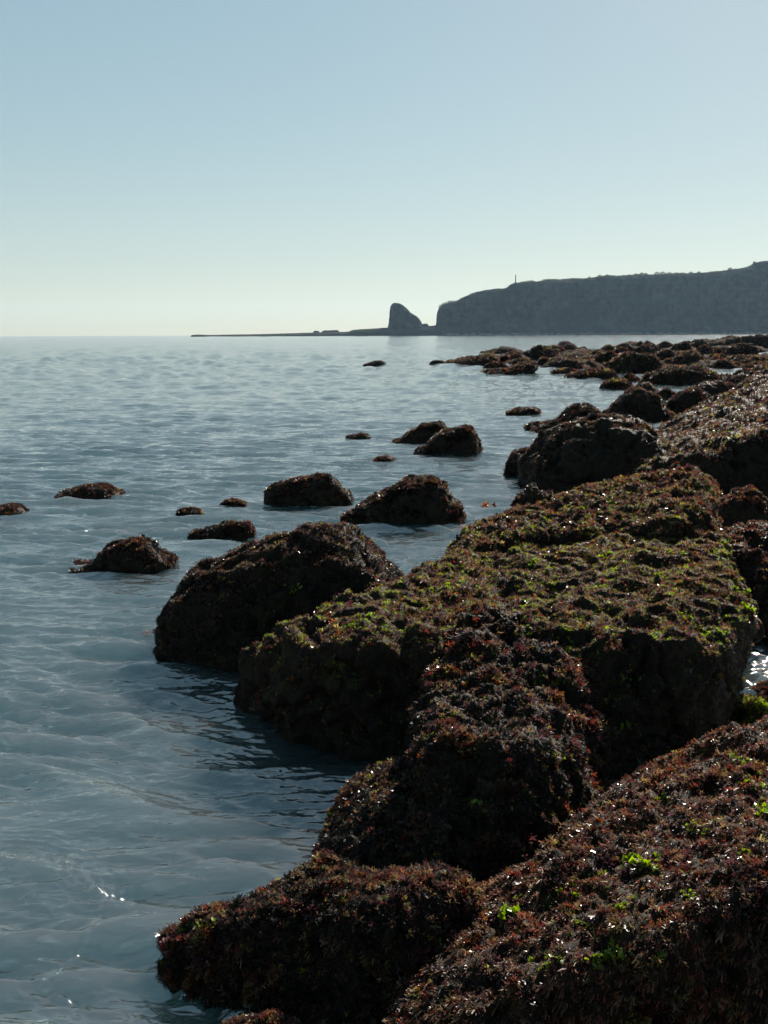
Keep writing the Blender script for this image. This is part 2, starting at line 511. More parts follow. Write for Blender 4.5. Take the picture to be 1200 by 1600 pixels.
def L(rows):      # rows of (px, py, z) / ('d', px, py, D)
    out = []
    for r_ in rows:
        out.append([d(*p[1:]) if p[0] == 'd' else g(*p) for p in r_])
    return out

GRP = 'large weedy rocks along the near shore'
# main platform ---------------------------------------------------------
rows = L([
    [(374, 1125, -.15), (440, 1185, -.15), (540, 1228, -.15), (700, 1262, -.15), (900, 1245, -.15), (1060, 1200, -.15), (1135, 1172, -.15), (1152, 1120, -.15)],
    [(380, 1070, .12), (440, 1105, .16), (540, 1125, .15), (700, 1135, .17), (900, 1125, .2), (1060, 1095, .25), (1138, 1085, .2), (1152, 1065, .08)],
    [(388, 1022, .26), (435, 994, .40), (560, 1010, .455), (660, 1007, .46), (760, 980, .47), (960, 1000, .47), (1060, 1003, .47), (1130, 1030, .38), (1158, 1010, .2)],
    [(430, 985, .37), (500, 980, .43), (600, 984, .47), (700, 972, .475), (800, 958, .48), (960, 974, .49), (1060, 976, .49), (1140, 985, .43), (1168, 988, .25)],
])
rows.append([low(g(500, 952, .37)), g(502, 952, .40), g(620, 955, .46), g(760, 930, .475), g(900, 930, .49), g(1050, 935, .52), g(1140, 945, .48), g(1170, 960, .40), g(1176, 985, .05)])
rows.append([low(g(620, 910, .4)), g(624, 909, .42), g(700, 905, .46), g(850, 890, .49), g(1000, 890, .52), g(1105, 895, .54), g(1155, 925, .48), g(1172, 950, .2)])
rows.append([low(g(690, 885, .4)), g(696, 885, .37), g(760, 862, .42), g(900, 850, .46), g(1050, 855, .5), g(1115, 872, .5), g(1145, 900, .4), low(g(1150, 910, .4))])
rows.append([low(g(700, 865, .3)), g(705, 862, .3), g(760, 840, .35), g(900, 830, .4), g(1050, 835, .4), g(1120, 850, .4), g(1140, 870, .3), low(g(1145, 880, .3))])
rows.append([low(p, -.2, .2) for p in rows[-1]])
rock_from_rows('platform', 'rock_platform', rows, 420, 400, 'broad flat-topped rock slab carpeted in olive and red seaweed, largest of the rocks', 'rock', 0.055, 0.36, 0.011, 3, GRP)

# rear block on the platform ---------------------------------------------
rows = L([
    [(696, 905, .2), (800, 885, .26), (950, 885, .32), (1050, 895, .34), (1110, 885, .32), (1122, 870, .2)],
    [(698, 872, .40), (800, 848, .47), (950, 838, .5), (1040, 828, .56), (1098, 812, .6), (1117, 835, .45)],
    [(710, 846, .44), (800, 815, .52), (940, 792, .6), (1040, 778, .66), (1102, 778, .67), (1119, 805, .5)],
    [(760, 818, .46), (830, 796, .53), (940, 766, .62), (1040, 747, .68), (1098, 750, .68), (1116, 780, .5)],
])
rows.append([low(p, -.1, .35) for p in rows[-1]])
rock_from_rows('rear', 'rock_block', rows, 260, 200, 'weed-draped block rising at the back of the broad slab, steep on its right end', 'rock', 0.05, 0.3, 0.017, 5, GRP)

# buttress in front of the platform --------------------------------------
rows = L([
    [(636, 1290, -.15), ('d', 680, 1430, 2.95), ('d', 780, 1460, 2.83), ('d', 870, 1410, 2.95), ('d', 960, 1340, 3.25), ('d', 1080, 1225, 3.75)],
    [('d', 645, 1180, 3.65), ('d', 668, 1165, 3.28), ('d', 750, 1172, 3.16), ('d', 835, 1190, 3.18), ('d', 930, 1215, 3.52), ('d', 1060, 1165, 3.95)],
    [('d', 653, 1115, 3.9), ('d', 685, 1088, 3.66), ('d', 770, 1083, 3.60), ('d', 850, 1090, 3.62), ('d', 915, 1110, 3.75), ('d', 990, 1120, 4.0)],
    [('d', 678, 1045, 4.12), ('d', 715, 1008, 4.02), ('d', 780, 1000, 4.0), ('d', 850, 1016, 3.98), ('d', 910, 1035, 4.02), ('d', 950, 1065, 4.10)],
    [('d', 712, 990, 4.4), ('d', 748, 962, 4.4), ('d', 790, 956, 4.4), ('d', 850, 978, 4.33), ('d', 910, 1000, 4.28), ('d', 955, 1025, 4.28)],
])
rows.append([low(p, .15, .35) for p in rows[-1]])
rock_from_rows('buttress', 'rock_buttress', rows, 280, 260, 'dark rounded rock buttress hung with red fronds in front of the broad slab', 'rock', 0.055, 0.26, 0.016, 8, GRP)

# low ledge ---------------------------------------------------------------
rows = L([
    [(462, 1372, -.12), (520, 1420, -.12), (620, 1450, -.12), (700, 1430, -.12)],
    [(496, 1328, .0), (556, 1340, .06), (630, 1345, .10), (700, 1345, .12)],
    [(528, 1256, .035), (566, 1216, .11), (635, 1190, .16), (700, 1200, .18)],
])
rows.append([low(p, -.1, .12) for p in rows[-1]])
rock_from_rows('ledge', 'rock_ledge', rows, 150, 120, 'low brown rock ledge at the waterline left of the dark buttress', 'rock', 0.022, 0.2, 0.012, 12, GRP)

# near left rock -----------------------------------------------------------
rows = L([
    [(238, 1556, -.06), (285, 1604, -.08), (380, 1655, -.1), (520, 1690, -.1), (640, 1690, -.1), (740, 1660, -.1)],
    [(245, 1524, .0), (300, 1532, .03), (400, 1534, .08), (520, 1547, .10), (640, 1527, .13), (740, 1507, .12)],
    [(252, 1484, .05), (310, 1467, .12), (400, 1442, .195), (500, 1428, .245), (610, 1432, .265), (690, 1406, .265), (748, 1428, .23)],
    [(264, 1468, .03), (340, 1424, .105), (450, 1384, .17), (500, 1356, .22), (580, 1371, .23), (680, 1361, .235), (748, 1390, .20)],
])
rows.append([low(p, -.1, .1) for p in rows[-1]])
rock_from_rows('nearleft', 'low_rock', rows, 260, 180, 'low dark rock at the bottom left of centre with red weed along its crest', 'rock', 0.028, 0.2, 0.012, 15, GRP)

# near right rock ----------------------------------------------------------
rows = L([
    [(560, 1730, -.12), (760, 1760, -.12), (900, 1765, -.12), (1010, 1770, -.1), (1100, 1770, -.1), (1230, 1770, -.1), (1420, 1760, -.1)],
    [(598, 1645, .09), (720, 1592, .19), (880, 1542, .28), (1000, 1492, .34), (1080, 1455, .38), (1210, 1405, .43), (1400, 1390, .45)],
    [(622, 1575, .12), (740, 1500, .22), (860, 1450, .28), (1000, 1392, .34), (1100, 1342, .40), (1210, 1302, .44), (1400, 1290, .46)],
    [(655, 1525, .115), (740, 1432, .2), (850, 1347, .25), (950, 1282, .3), (1060, 1212, .36), (1210, 1180, .43), (1400, 1160, .46)],
    [(685, 1492, .09), (748, 1406, .165), (858, 1330, .215), (925, 1268, .265), (1060, 1182, .335), (1210, 1127, .415), (1400, 1110, .44)],
])
rows.append([low(p, -.1, .12) for p in rows[-1]])
rock_from_rows('nearright', 'sloping_rock', rows, 380, 300, 'sloping rock combed with reddish brown weed and green tufts, nearest at lower right', 'rock', 0.030, 0.24, 0.020, 18, GRP, None, ((0.7, 0.75, 0.2), 4.0))

# long slope on the right ----------------------------------------------------
rows = [[d(905, 785, 10.9), d(950, 792, 10.8), d(1050, 800, 10.6), d(1130, 815, 10.4), d(1210, 825, 10.4), d(1330, 840, 10.4)],
        [d(918, 768, 10.9), d(955, 755, 10.7), d(1040, 738, 10.5), d(1120, 716, 10.4), d(1210, 698, 10.4), d(1330, 690, 10.4)],
        [d(930, 748, 12), d(1000, 708, 12.2), d(1080, 684, 12.2), d(1140, 672, 12.2), d(1210, 655, 12.2), d(1330, 640, 12.2)],
        [d(960, 728, 13), d(1050, 667, 15), d(1100, 648, 15), d(1150, 632, 15), d(1210, 613, 15.3), d(1330, 590, 15.5)],
        [d(1010, 695, 14.5), d(1075, 652, 17), d(1120, 632, 18), d(1160, 612, 18.5), d(1210, 586, 19), d(1330, 555, 19)]]
rows.append([low(p, -.15, .6) for p in rows[-1]])
rock_from_rows('slope', 'rock_slope', rows, 300, 260, 'long brown rock slope running off the right edge above a dark face', 'rock', 0.10, 0.8, 0.035, 21, GRP, None, ((1, 0.6, 0.2), 2.5))

# ------------------------------------------------------------------ lump-shaped boulders
def lump(key, name, prof, base_y, label, cat='boulder', depth=0.8, D=None, nu=60, nv=40, amp=0.10, seed=1, group=None, mat=None, blunt=0.55, fine=0.0, maxD=None, lean=0.0):
    """prof: skyline pixels from the left waterline to the right one; the skyline gets its own distance, a real size and depth"""
    prof = np.array(prof, dtype=float)
    xm = (prof[0, 0] + prof[-1, 0]) / 2
    if key == 'big':
        prof[:, 0] = xm + 5 + (prof[:, 0] - xm) * 0.96; prof[:, 1] = 1012 - (1012 - prof[:, 1]) * 0.96
    elif group == GB:          # leave room for the weed and the crags that grow on the skyline
        prof[:, 0] = xm + (prof[:, 0] - xm) * 0.93
        yb_ = prof[:, 1].max(); prof[:, 1] = yb_ - (yb_ - prof[:, 1]) * (0.88 if yb_ - prof[:, 1].min() > 32 else 0.72)
    Df = D if D is not None else g(xm, base_y, 0)[1]
    if maxD: Df = min(Df, maxD)
    w = (prof[-1, 0] - prof[0, 0]) / 1600 * Df
    half = w * depth / 2
    Dc = Df + half * 0.75
    S = np.array([d(x, y, Dc) for x, y in prof])
    S = np.concatenate([[[S[0, 0] - 0.02 * w, Dc, -0.06 * w - 0.02]], S, [[S[-1, 0] + 0.02 * w, Dc, -0.06 * w - 0.02]]])
    S[:, 2] = np.maximum(S[:, 2], -0.06 * w - 0.02)
    prf = catmull(S, nu)
    xc = prf[:, 0].mean()
    vs = np.sin(np.linspace(-math.pi / 2, math.pi / 2, nv))
    gr = np.zeros((nv, nu, 3))
    for i, v in enumerate(vs):
        a = abs(v)
        s = max(0.0, 1 - a ** 2.6) ** blunt
        wd = max(0.0, 1 - a ** 3.2) ** 0.5 * 0.55 + 0.45
        gr[i, :, 0] = xc + (prf[:, 0] - xc) * wd + lean * half * v
        gr[i, :, 1] = Dc + v * half
        gr[i, :, 2] = prf[:, 2] * s - (1 - s) * 0.08 * w
    hgt = max(0.05 * w, prf[:, 2].max())
    sz = math.sqrt(w * hgt)
    gr = displace(gr, amp * hgt * 1.5, sz * 0.5, seed, fine if fine else amp * hgt * 0.3)
    V = gr.reshape(-1, 3); F = grid_faces(nv, nu)
    o = mesh_obj(name, V, F, mat or M_rock)
    tag(o, label, cat, group)
    ROCKS[key] = (o, V, F)
    return o, w, Df

GB = 'boulders standing in the calm water'
lump('big', 'boulder', [(252, 1012), (250, 965), (268, 925), (310, 885), (370, 852), (440, 836), (480, 820), (512, 818), (545, 830), (590, 866), (618, 895), (632, 930), (636, 975)], 1042,
     'large domed dark boulder standing in the water left of the broad slab', D=5.15, depth=0.75, nu=260, nv=200, amp=0.055, seed=31, group=GB, blunt=0.30, fine=0.011)
lump('b2', 'boulder', [(531, 806), (545, 797), (570, 782), (605, 760), (625, 748), (655, 741), (680, 738), (700, 752), (712, 775), (722, 785), (730, 790)], 820,
     'wedge-shaped boulder in the water behind the large domed boulder, mirrored below', depth=0.6, nu=150, nv=100, amp=0.06, seed=32, group=GB, blunt=0.35)
lump('b3', 'boulder', [(413, 768), (425, 757), (450, 748), (480, 742), (510, 738), (525, 746), (535, 764), (552, 772)], 790,
     'low wedge boulder left of the mirrored one, with ragged weed on top', depth=0.7, nu=120, nv=80, amp=0.07, seed=33, group=GB, blunt=0.38)
lump('b4', 'boulder', [(644, 708), (660, 695), (690, 672), (715, 663), (738, 660), (748, 678), (757, 698), (756, 706)], 711,
     'angular boulder with a steep right end, front one of the close pair in the bay', depth=0.6, nu=110, nv=80, amp=0.06, seed=34, group=GB, blunt=0.33)
lump('b5', 'boulder', [(612, 690), (630, 681), (655, 663), (675, 658), (690, 656), (702, 668), (708, 690)], 697,
     'slanting boulder half hidden behind the angular one in the bay', D=16.0, depth=0.6, nu=90, nv=60, amp=0.07, seed=35, group=GB, blunt=0.38)
lump('b6', 'boulder', [(100, 889), (128, 884), (150, 872), (166, 854), (190, 842), (212, 836), (232, 838), (245, 856), (262, 866), (278, 876), (280, 886)], 893,
     'small peaked dark rock in the water at left with a tail of weed', 'rock', depth=0.6, nu=110, nv=70, amp=0.10, seed=36, group=GB, blunt=0.4)
lump('b7', 'boulder', [(88, 772), (110, 764), (140, 753), (165, 753), (182, 762), (196, 771)], 779,
     'low flat-backed weedy rock alone in the water at far left', 'rock', depth=0.8, nu=90, nv=60, amp=0.09, seed=37, group=GB)
lump('b8', 'boulder', [(-40, 800), (-10, 790), (12, 786), (30, 787), (42, 797)], 805,
     'small weedy rock cut off by the left edge of the picture', 'rock', depth=0.8, nu=70, nv=50, amp=0.10, seed=38, group=GB)
lump('b9', 'boulder', [(293, 835), (310, 826), (335, 822), (350, 812), (375, 809), (392, 813), (400, 824)], 838,
     'long knobbly weed-covered stone lying just awash left of the domed boulder', 'rock', depth=0.5, nu=90, nv=50, amp=0.16, seed=39, group=GB)
lump('b10', 'boulder', [(345, 789), (355, 780), (366, 777), (378, 781), (386, 788)], 792,
     'little rounded weedy stone above the long knobbly one', 'rock', depth=0.8, nu=50, nv=36, amp=0.12, seed=40, group=GB)
lump('b11', 'boulder', [(276, 800), (290, 794), (305, 793), (316, 801)], 805,
     'flat weedy stone barely breaking the surface, left of a little rounded one', 'rock', depth=0.8, nu=50, nv=36, amp=0.14, seed=41, group=GB)
lump('b12', 'boulder', [(540, 683), (555, 677), (570, 676), (580, 683)], 685,
     'thin dark stone awash beside a sparkling ripple left of the close pair', 'rock', depth=0.7, nu=50, nv=36, amp=0.10, seed=42, group=GB)
lump('b13', 'boulder', [(582, 720), (592, 714), (605, 711), (618, 719)], 723,
     'small reddish weedy stone between the close pair and the mirrored boulder', 'rock', depth=0.8, nu=50, nv=36, amp=0.15, seed=43, group=GB)
lump('b14', 'boulder', [(790, 645), (806, 637), (825, 634), (840, 636), (845, 643)], 648,
     'smooth low oval rock alone in the bay near the right shore', 'rock', depth=0.8, nu=70, nv=44, amp=0.06, seed=44, group=GB)
lump('b15', 'boulder', [(566, 570), (576, 565), (588, 561), (598, 561), (605, 568)], 571.5,
     'lone small dark rock far out in open water left of the rock field', 'rock', depth=0.8, nu=50, nv=30, amp=0.08, seed=45, group=GB, mat=M_rock_far)
lump('b16', 'boulder', [(722, 590), (726, 586), (733, 586), (736, 590)], 591,
     'tiny dark rock in the bay in front of the far rock field', 'rock', depth=0.9, nu=40, nv=24, amp=0.06, seed=46, group=GB, mat=M_rock_far)
lump('b17', 'boulder', [(671, 567), (676, 562), (685, 561), (694, 563), (697, 567)], 568,
     'small twin-humped rock at the seaward tip of the far rock field', 'rock', depth=0.8, nu=50, nv=28, amp=0.1, seed=47, group=GB, mat=M_rock_far)

GS = 'weedy boulders at the right shore'
lump('r8', 'boulder', [(812, 770), (818, 728), (840, 700), (862, 678), (890, 664), (930, 657), (970, 652), (1000, 660), (1020, 690), (1040, 740)], 784,
     'big rounded rock with a black seaward face below the long brown slope', D=10.9, depth=1.0, nu=170, nv=120, amp=0.07, seed=51, group=GS, blunt=0.42)
lump('r8b', 'boulder', [(788, 752), (792, 722), (806, 706), (830, 702), (850, 712), (862, 740)], 762,
     'dark rounded lobe at the seaward foot of the big rounded rock', D=12.2, depth=0.9, nu=90, nv=60, amp=0.08, seed=52, group=GS, blunt=0.4)
lump('r10', 'boulder', [(806, 790), (812, 774), (830, 766), (850, 770), (872, 784), (885, 795)], 800,
     'small shaggy stone at the water between the broad slab and the big rounded rock', 'rock', depth=0.8, D=8.6, nu=80, nv=56, amp=0.10, seed=53, group=GS)
lump('r11', 'boulder', [(1108, 850), (1115, 802), (1132, 780), (1160, 766), (1182, 772), (1200, 795), (1222, 850)], 862,
     'dark upright rock with a lit weedy rim beside the right end of the rear block', 'rock', D=8.0, depth=0.7, nu=90, nv=70, amp=0.07, seed=54, group=GS, blunt=0.36)
lump('r12', 'boulder', [(1105, 960), (1112, 890), (1128, 856), (1160, 838), (1195, 824), (1225, 830), (1245, 880), (1252, 950)], 1000,
     'dark rock with green and crimson tufts at the right edge behind the tide pool', 'rock', D=5.6, depth=3.0, nu=170, nv=160, amp=0.05, seed=55, group=GS, blunt=0.7, fine=0.010)
lump('r13', 'boulder', [(1140, 1135), (1146, 1108), (1158, 1094), (1175, 1091), (1194, 1100), (1206, 1132)], 1143,
     'small round mossy green stone beside the glittering tide pool', 'stone', D=4.25, depth=0.8, nu=70, nv=50, amp=0.06, seed=56, group=GS, blunt=0.45)
lump('r14', 'boulder', [(1165, 1092), (1180, 1078), (1205, 1070), (1250, 1062), (1300, 1085)], 1100,
     'dark low rock closing the tide pool at the right edge', 'rock', D=4.55, depth=0.6, nu=70, nv=50, amp=0.08, seed=57, group=GS)
lump('r5b', 'boulder', [(310, 1650), (340, 1620), (370, 1604), (430, 1598), (470, 1615), (520, 1660)], 1680,
     'red-weeded rock top showing at the bottom edge left of centre', 'rock', D=2.12, depth=0.4, nu=90, nv=50, amp=0.10, seed=58, group=GS)
lump('r35', 'boulder', [(824, 668), (845, 661), (872, 654), (892, 640), (912, 632), (932, 638), (940, 655), (945, 668)], 673,
     'long low pointed rock reaching left into the bay', depth=0.6, nu=110, nv=60, amp=0.08, seed=59, group=GS)
lump('r30', 'boulder', [(945, 652), (954, 636), (972, 620), (985, 614), (1008, 613), (1020, 616), (1030, 626), (1040, 640), (1053, 652)], 663,
     'large upright hump-backed boulder above the long pointed rock', D=20.0, depth=0.7, nu=120, nv=80, amp=0.08, seed=60, group=GS, blunt=0.36)
lump('r28', 'boulder', [(978, 612), (990, 605), (1000, 600), (1013, 599), (1024, 610)], 616,
     'peaked boulder just behind the large hump-backed one', depth=0.8, nu=60, nv=40, amp=0.09, seed=61, group=GS)
lump('r29', 'boulder', [(1025, 616), (1032, 610), (1044, 609), (1055, 618)], 624,
     'small dark boulder in the gap right of the peaked one', D=27, depth=0.8, nu=50, nv=36, amp=0.08, seed=62, group=GS)
lump('r31', 'boulder', [(1030, 640), (1045, 625), (1065, 616), (1085, 610), (1102, 618), (1107, 628), (1106, 645)], 650,
     'blocky boulder with square right end, right of the hump-backed one', D=21.0, depth=0.7, nu=90, nv=60, amp=0.07, seed=63, group=GS, blunt=0.32)
lump('r32', 'boulder', [(1070, 618), (1090, 602), (1115, 596), (1136, 599), (1148, 604), (1151, 614), (1148, 622)], 628,
     'broad weedy boulder behind the blocky one beside a sliver of pool', D=26.0, depth=0.9, nu=90, nv=60, amp=0.08, seed=64, group=GS, blunt=0.38)
lump('r34', 'boulder', [(1132, 598), (1150, 588), (1174, 580), (1186, 586), (1190, 598)], 606,
     'rounded dark boulder against the upper edge of the long slope', D=31.0, depth=0.9, nu=80, nv=50, amp=0.08, seed=65, group=GS)
lump('r33', 'boulder', [(1122, 595), (1130, 588), (1140, 586), (1146, 594)], 598,
     'small pointed stone left of the rounded dark boulder at the slope top', D=36, depth=0.9, nu=40, nv=28, amp=0.08, seed=66, group=GS)

# ------------------------------------------------------------------ far rock field
GF = 'boulders of the far rock field'
def autoprof(x0, x1, top, base, seed):
    r = random.Random(seed)
    w = x1 - x0; pk = r.uniform(0.3, 0.7); h = base - top
    return [(x0, base - 0.1 * h), (x0 + w * pk * 0.45, base - h * r.uniform(0.5, 0.8)), (x0 + w * pk, top), (x0 + w * (pk + 1) / 2, top + h * r.uniform(0.05, 0.35)), (x1, base - 0.15 * h)]

def c6(pts): return [(660 + x / 4.286, 520 + y / 4.286) for x, y in pts]
def c7(pts): return [(900 + x / 4.0, 510 + y / 4.0) for x, y in pts]

far = [
    ('f1', c6([(150, 203), (200, 186), (290, 166), (380, 155), (440, 142), (490, 148), (512, 175), (510, 200)]), 570.3, 'long low ledge rising to the right at the seaward end of the rock field'),
    ('f2', c6([(412, 236), (440, 212), (490, 200), (540, 205), (565, 232)]), 575.6, 'brown rounded rock below the long low ledge of the rock field'),
    ('f3', c6([(513, 195), (525, 168), (550, 157), (575, 163), (584, 195)]), 567, 'small dark knob just right of the long low ledge'),
    ('f4', c6([(583, 200), (592, 155), (625, 147), (655, 152), (668, 200)]), 568, 'square dark boulder left of the peaked one in the rock field'),
    ('f5', c6([(662, 175), (690, 136), (730, 118), (762, 98), (785, 90), (803, 102), (812, 124), (880, 119), (902, 132), (912, 170)]), 563, 'peaked boulder with a long shoulder, tallest at the left of the rock field'),
    ('f6', c6([(380, 277), (440, 256), (560, 237), (640, 216), (700, 194), (738, 200), (766, 232), (740, 268)]), 584.5, 'long tapering rock lying foremost in the water at the left of the field'),
    ('f7', c6([(768, 212), (790, 180), (815, 170), (850, 180), (860, 212)]), 571, 'rounded brown rock right of the long tapering one'),
    ('f8', c6([(845, 238), (880, 210), (930, 180), (970, 169), (1020, 175), (1060, 200), (1078, 238)]), 576.5, 'dark domed boulder fronting the water in the middle of the field'),
    ('f9', c6([(868, 266), (920, 250), (1000, 245), (1042, 264)]), 583, 'flat sliver of rock awash below the dark domed boulder'),
    ('f10', c6([(962, 302), (1010, 275), (1090, 256), (1170, 242), (1230, 240), (1280, 262), (1305, 300)]), 591, 'long flat dark rock pointing left into the water at mid field'),
    ('f11', c6([(898, 150), (925, 118), (955, 113), (980, 145)]), 556, 'low hump on the skyline right of the peaked boulder'),
    ('f12', c7([(585, 175), (610, 125), (650, 104), (690, 110), (718, 165)]), 556, 'dark rounded boulder high in the middle of the rock field'),
    ('f13', c7([(212, 252), (240, 205), (300, 172), (360, 174), (410, 186), (480, 190), (535, 228), (552, 268)]), 583, 'broad black boulder, biggest in the middle of the rock field'),
    ('f14', c7([(110, 240), (130, 190), (180, 168), (230, 165), (262, 220)]), 572, 'brown boulder at the left shoulder of the broad black one'),
    ('f15', c7([(488, 200), (520, 165), (560, 150), (600, 155), (618, 195)]), 562, 'weedy boulder between the broad black one and the skyline'),
    ('f16', c7([(598, 215), (650, 176), (700, 154), (745, 158), (790, 195), (825, 225), (850, 240)]), 572, 'steep triangular boulder right of the broad black one'),
    ('f17', c7([(752, 175), (770, 132), (810, 122), (845, 135), (862, 180)]), 557, 'upright rounded boulder behind the steep triangular one'),
    ('f18', c7([(832, 230), (845, 188), (885, 179), (930, 183), (942, 230)]), 569, 'square-topped dark boulder right of the steep triangular one'),
    ('f19', c7([(855, 172), (870, 146), (895, 140), (925, 165)]), 554, 'small round boulder between an upright boulder and a pale-topped one'),
    ('f20', c7([(942, 180), (960, 130), (1010, 116), (1080, 112), (1112, 125), (1122, 180)]), 557, 'flat boulder with a pale sunlit top near the right skyline'),
    ('f21', c7([(938, 232), (970, 195), (1040, 182), (1110, 180), (1180, 200), (1210, 232)]), 570, 'wide brown boulder below the flat pale-topped one'),
    ('f22', c7([(542, 240), (560, 212), (610, 205), (655, 210), (670, 240)]), 571, 'low flat stone tucked right of the broad black boulder'),
    ('f23', c7([(918, 260), (945, 232), (985, 225), (1030, 240), (1045, 262)]), 575.5, 'small reddish boulder below the wide brown one'),
    ('f24', c7([(1036, 275), (1080, 240), (1140, 226), (1195, 232), (1230, 275)]), 579, 'rounded boulder at the right edge below the wide brown one'),
    ('f25', c7([(1125, 310), (1145, 268), (1190, 258), (1240, 275), (1260, 310)]), 588, 'dark boulder cut by the right edge, just above the long slope'),
    ('f26', c7([(413, 346), (438, 316), (510, 286), (560, 262), (650, 250), (750, 251), (790, 268), (850, 290), (882, 318)]), 601.5, 'large flat-topped boulder with black front in the water before the field'),
    ('f27', c7([(293, 343), (310, 315), (335, 305), (360, 320), (388, 340)]), 596.5, 'small pointed rock in the water left of the large flat-topped boulder'),
    ('f28', c7([(158, 392), (180, 358), (215, 342), (260, 335), (310, 348), (350, 385)]), 609, 'small domed dark rock in the water before the large flat-topped boulder'),
    ('f29', c7([(232, 285), (250, 260), (275, 252), (302, 285)]), 582.5, 'little dark rock at the left foot of the broad black boulder'),
    ('f30', c7([(700, 135), (735, 105), (758, 84), (800, 89), (870, 86), (910, 72), (985, 68), (1008, 90), (1022, 130)]), 547, 'long dark ridge of rock on the right skyline against bright water'),
    ('f31', c7([(1012, 118), (1035, 76), (1080, 62), (1120, 68), (1145, 118)]), 541, 'dark rounded boulder on the skyline just right of the long dark ridge'),
    ('f32', c7([(1100, 85), (1125, 60), (1170, 54), (1230, 62), (1260, 90)]), 535, 'farthest flat dark rock at the right end of the skyline'),
    ('f33', c7([(515, 125), (535, 103), (570, 97), (605, 122)]), 544, 'thin dark stone on the skyline left of the long dark ridge'),
    ('f34', c7([(395, 150), (420, 118), (470, 110), (525, 145)]), 550, 'low brown stone on the skyline above the broad black boulder'),
    ('f35', c7([(205, 150), (240, 125), (285, 120), (315, 148)]), 549, 'small brown hump on the skyline at the middle of the field'),
    ('f36', c7([(145, 165), (170, 130), (215, 118), (250, 160)]), 552, 'rounded brown stone left of the small brown hump'),
    ('f37', c7([(2, 160), (25, 135), (55, 130), (75, 158)]), 551, 'low dark stone on the skyline near the field\'s peaked boulder'),
    ('f38', c7([(0, 235), (30, 205), (70, 195), (108, 235)]), 570, 'brown rock between the dark domed boulder and the broad black one'),
]
for i, (key, prof, by, lab) in enumerate(far):
    lump(key, 'field_boulder', prof, by, lab, depth=random.Random(i).uniform(0.6, 1.0), nu=56, nv=34, amp=random.Random(i + 99).uniform(0.07, 0.13), seed=100 + i, group=GF, mat=M_rock_far, blunt=0.4, maxD=115)

# smaller stones wedged among them
fr = random.Random(5)
FIELD = []
cnt = 0
while cnt < 95:
    D_ = 34 + 96 * fr.random() ** 1.2
    px = fr.uniform(700, 1330)
    lim = 1000 if D_ < 42 else (905 if D_ < 50 else (800 if D_ < 64 else (760 if D_ < 90 else 830)))
    if D_ < 44: lim = 1120
    if px < lim: continue
    hh = fr.uniform(0.18, 0.55) + 0.35 * max(0, (D_ - 60) / 70)
    w_ = fr.uniform(1.2, 3.6)
    yt = 521 + (CAM_H - hh) / D_ * 1600
    yb = 521 + CAM_H / D_ * 1600
    wp = w_ / D_ * 1600
    lump('s%d' % cnt, 'field_stone', autoprof(px - wp / 2, px + wp / 2, yt, yb, cnt), yb, 'low brown weedy stone wedged among the larger boulders of the far rock field', 'stone',
         depth=fr.uniform(0.6, 1.3), D=D_, nu=30, nv=20, amp=fr.uniform(0.08, 0.15), seed=200 + cnt, group='low stones between the field boulders', mat=M_rock_far)
    FIELD.append('s%d' % cnt); cnt += 1

# ------------------------------------------------------------------ seaweed on the rocks
def sow(key, n, size, pal, temps=T_FROND, mat=None, name='red_seaweed', seed=1, **kw):
    o, V, F = ROCKS[key]
    return scatter(name, V, F, n, size, pal, mat or M_weed, temps, o, seed, **kw)

def patchy(scale, seed, base=0.15, upw=True):
    def f(c, n):
        m = np.clip(fbm(c / scale, seed, 3) * 1.6 + 0.35, base, 1.3)
        return m * (np.clip((n[:, 2] - 0.33) / 0.42, 0.03, 1) if upw else 1)
    return f

sow('platform', 100000, 0.0068, PAL_TURF, T_TURF, M_turf, 'algal_turf', 1, wfn=upface(0.45, 0.8), down=0.2)
sow('platform', 9000, 0.013, PAL_RED, T_FROND, None, 'red_seaweed', 2, wfn=patchy(0.25, 3), down=0.7)
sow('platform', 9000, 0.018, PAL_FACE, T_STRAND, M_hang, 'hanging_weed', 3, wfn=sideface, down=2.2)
sow('rear', 34000, 0.0085, PAL_TURF, T_TURF, M_turf, 'algal_turf', 4, wfn=upface(0.45, 0.8), down=0.3)
sow('rear', 7000, 0.017, PAL_RED, T_FROND, None, 'red_seaweed', 5, wfn=patchy(0.25, 5), down=0.7)
sow('rear', 4000, 0.028, PAL_BROWN, T_STRAND, M_hang, 'hanging_weed', 6, wfn=sideface, down=2.2)
sow('buttress', 16000, 0.0085, PAL_BROWN, T_FROND, M_turf, 'algal_turf', 47, wfn=upface(-0.1, 0.5), down=0.8)
sow('buttress', 6500, 0.0155, PAL_RED, T_FROND, None, 'red_seaweed', 7, wfn=clump(0.11, 6), down=0.5)
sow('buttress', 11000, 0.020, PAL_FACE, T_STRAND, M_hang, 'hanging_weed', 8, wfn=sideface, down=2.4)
sow('ledge', 6000, 0.010, PAL_BROWN, T_FROND, None, 'red_seaweed', 9, wfn=patchy(0.14, 7), down=0.8)
sow('ledge', 2500, 0.016, PAL_FACE, T_STRAND, M_hang, 'hanging_weed', 10, wfn=sideface, down=2.0)
sow('nearleft', 14000, 0.0085, PAL_BROWN, T_FROND, M_turf, 'algal_turf', 48, wfn=upface(0.0, 0.5), down=0.8)
sow('nearleft', 5000, 0.014, PAL_RED, T_FROND, None, 'red_seaweed', 11, wfn=clump(0.10, 8), down=0.5)
sow('nearleft', 6000, 0.018, PAL_FACE, T_STRAND, M_hang, 'hanging_weed', 12, wfn=sideface, down=2.4)
FLOW = (-0.7, -0.75, -0.3)
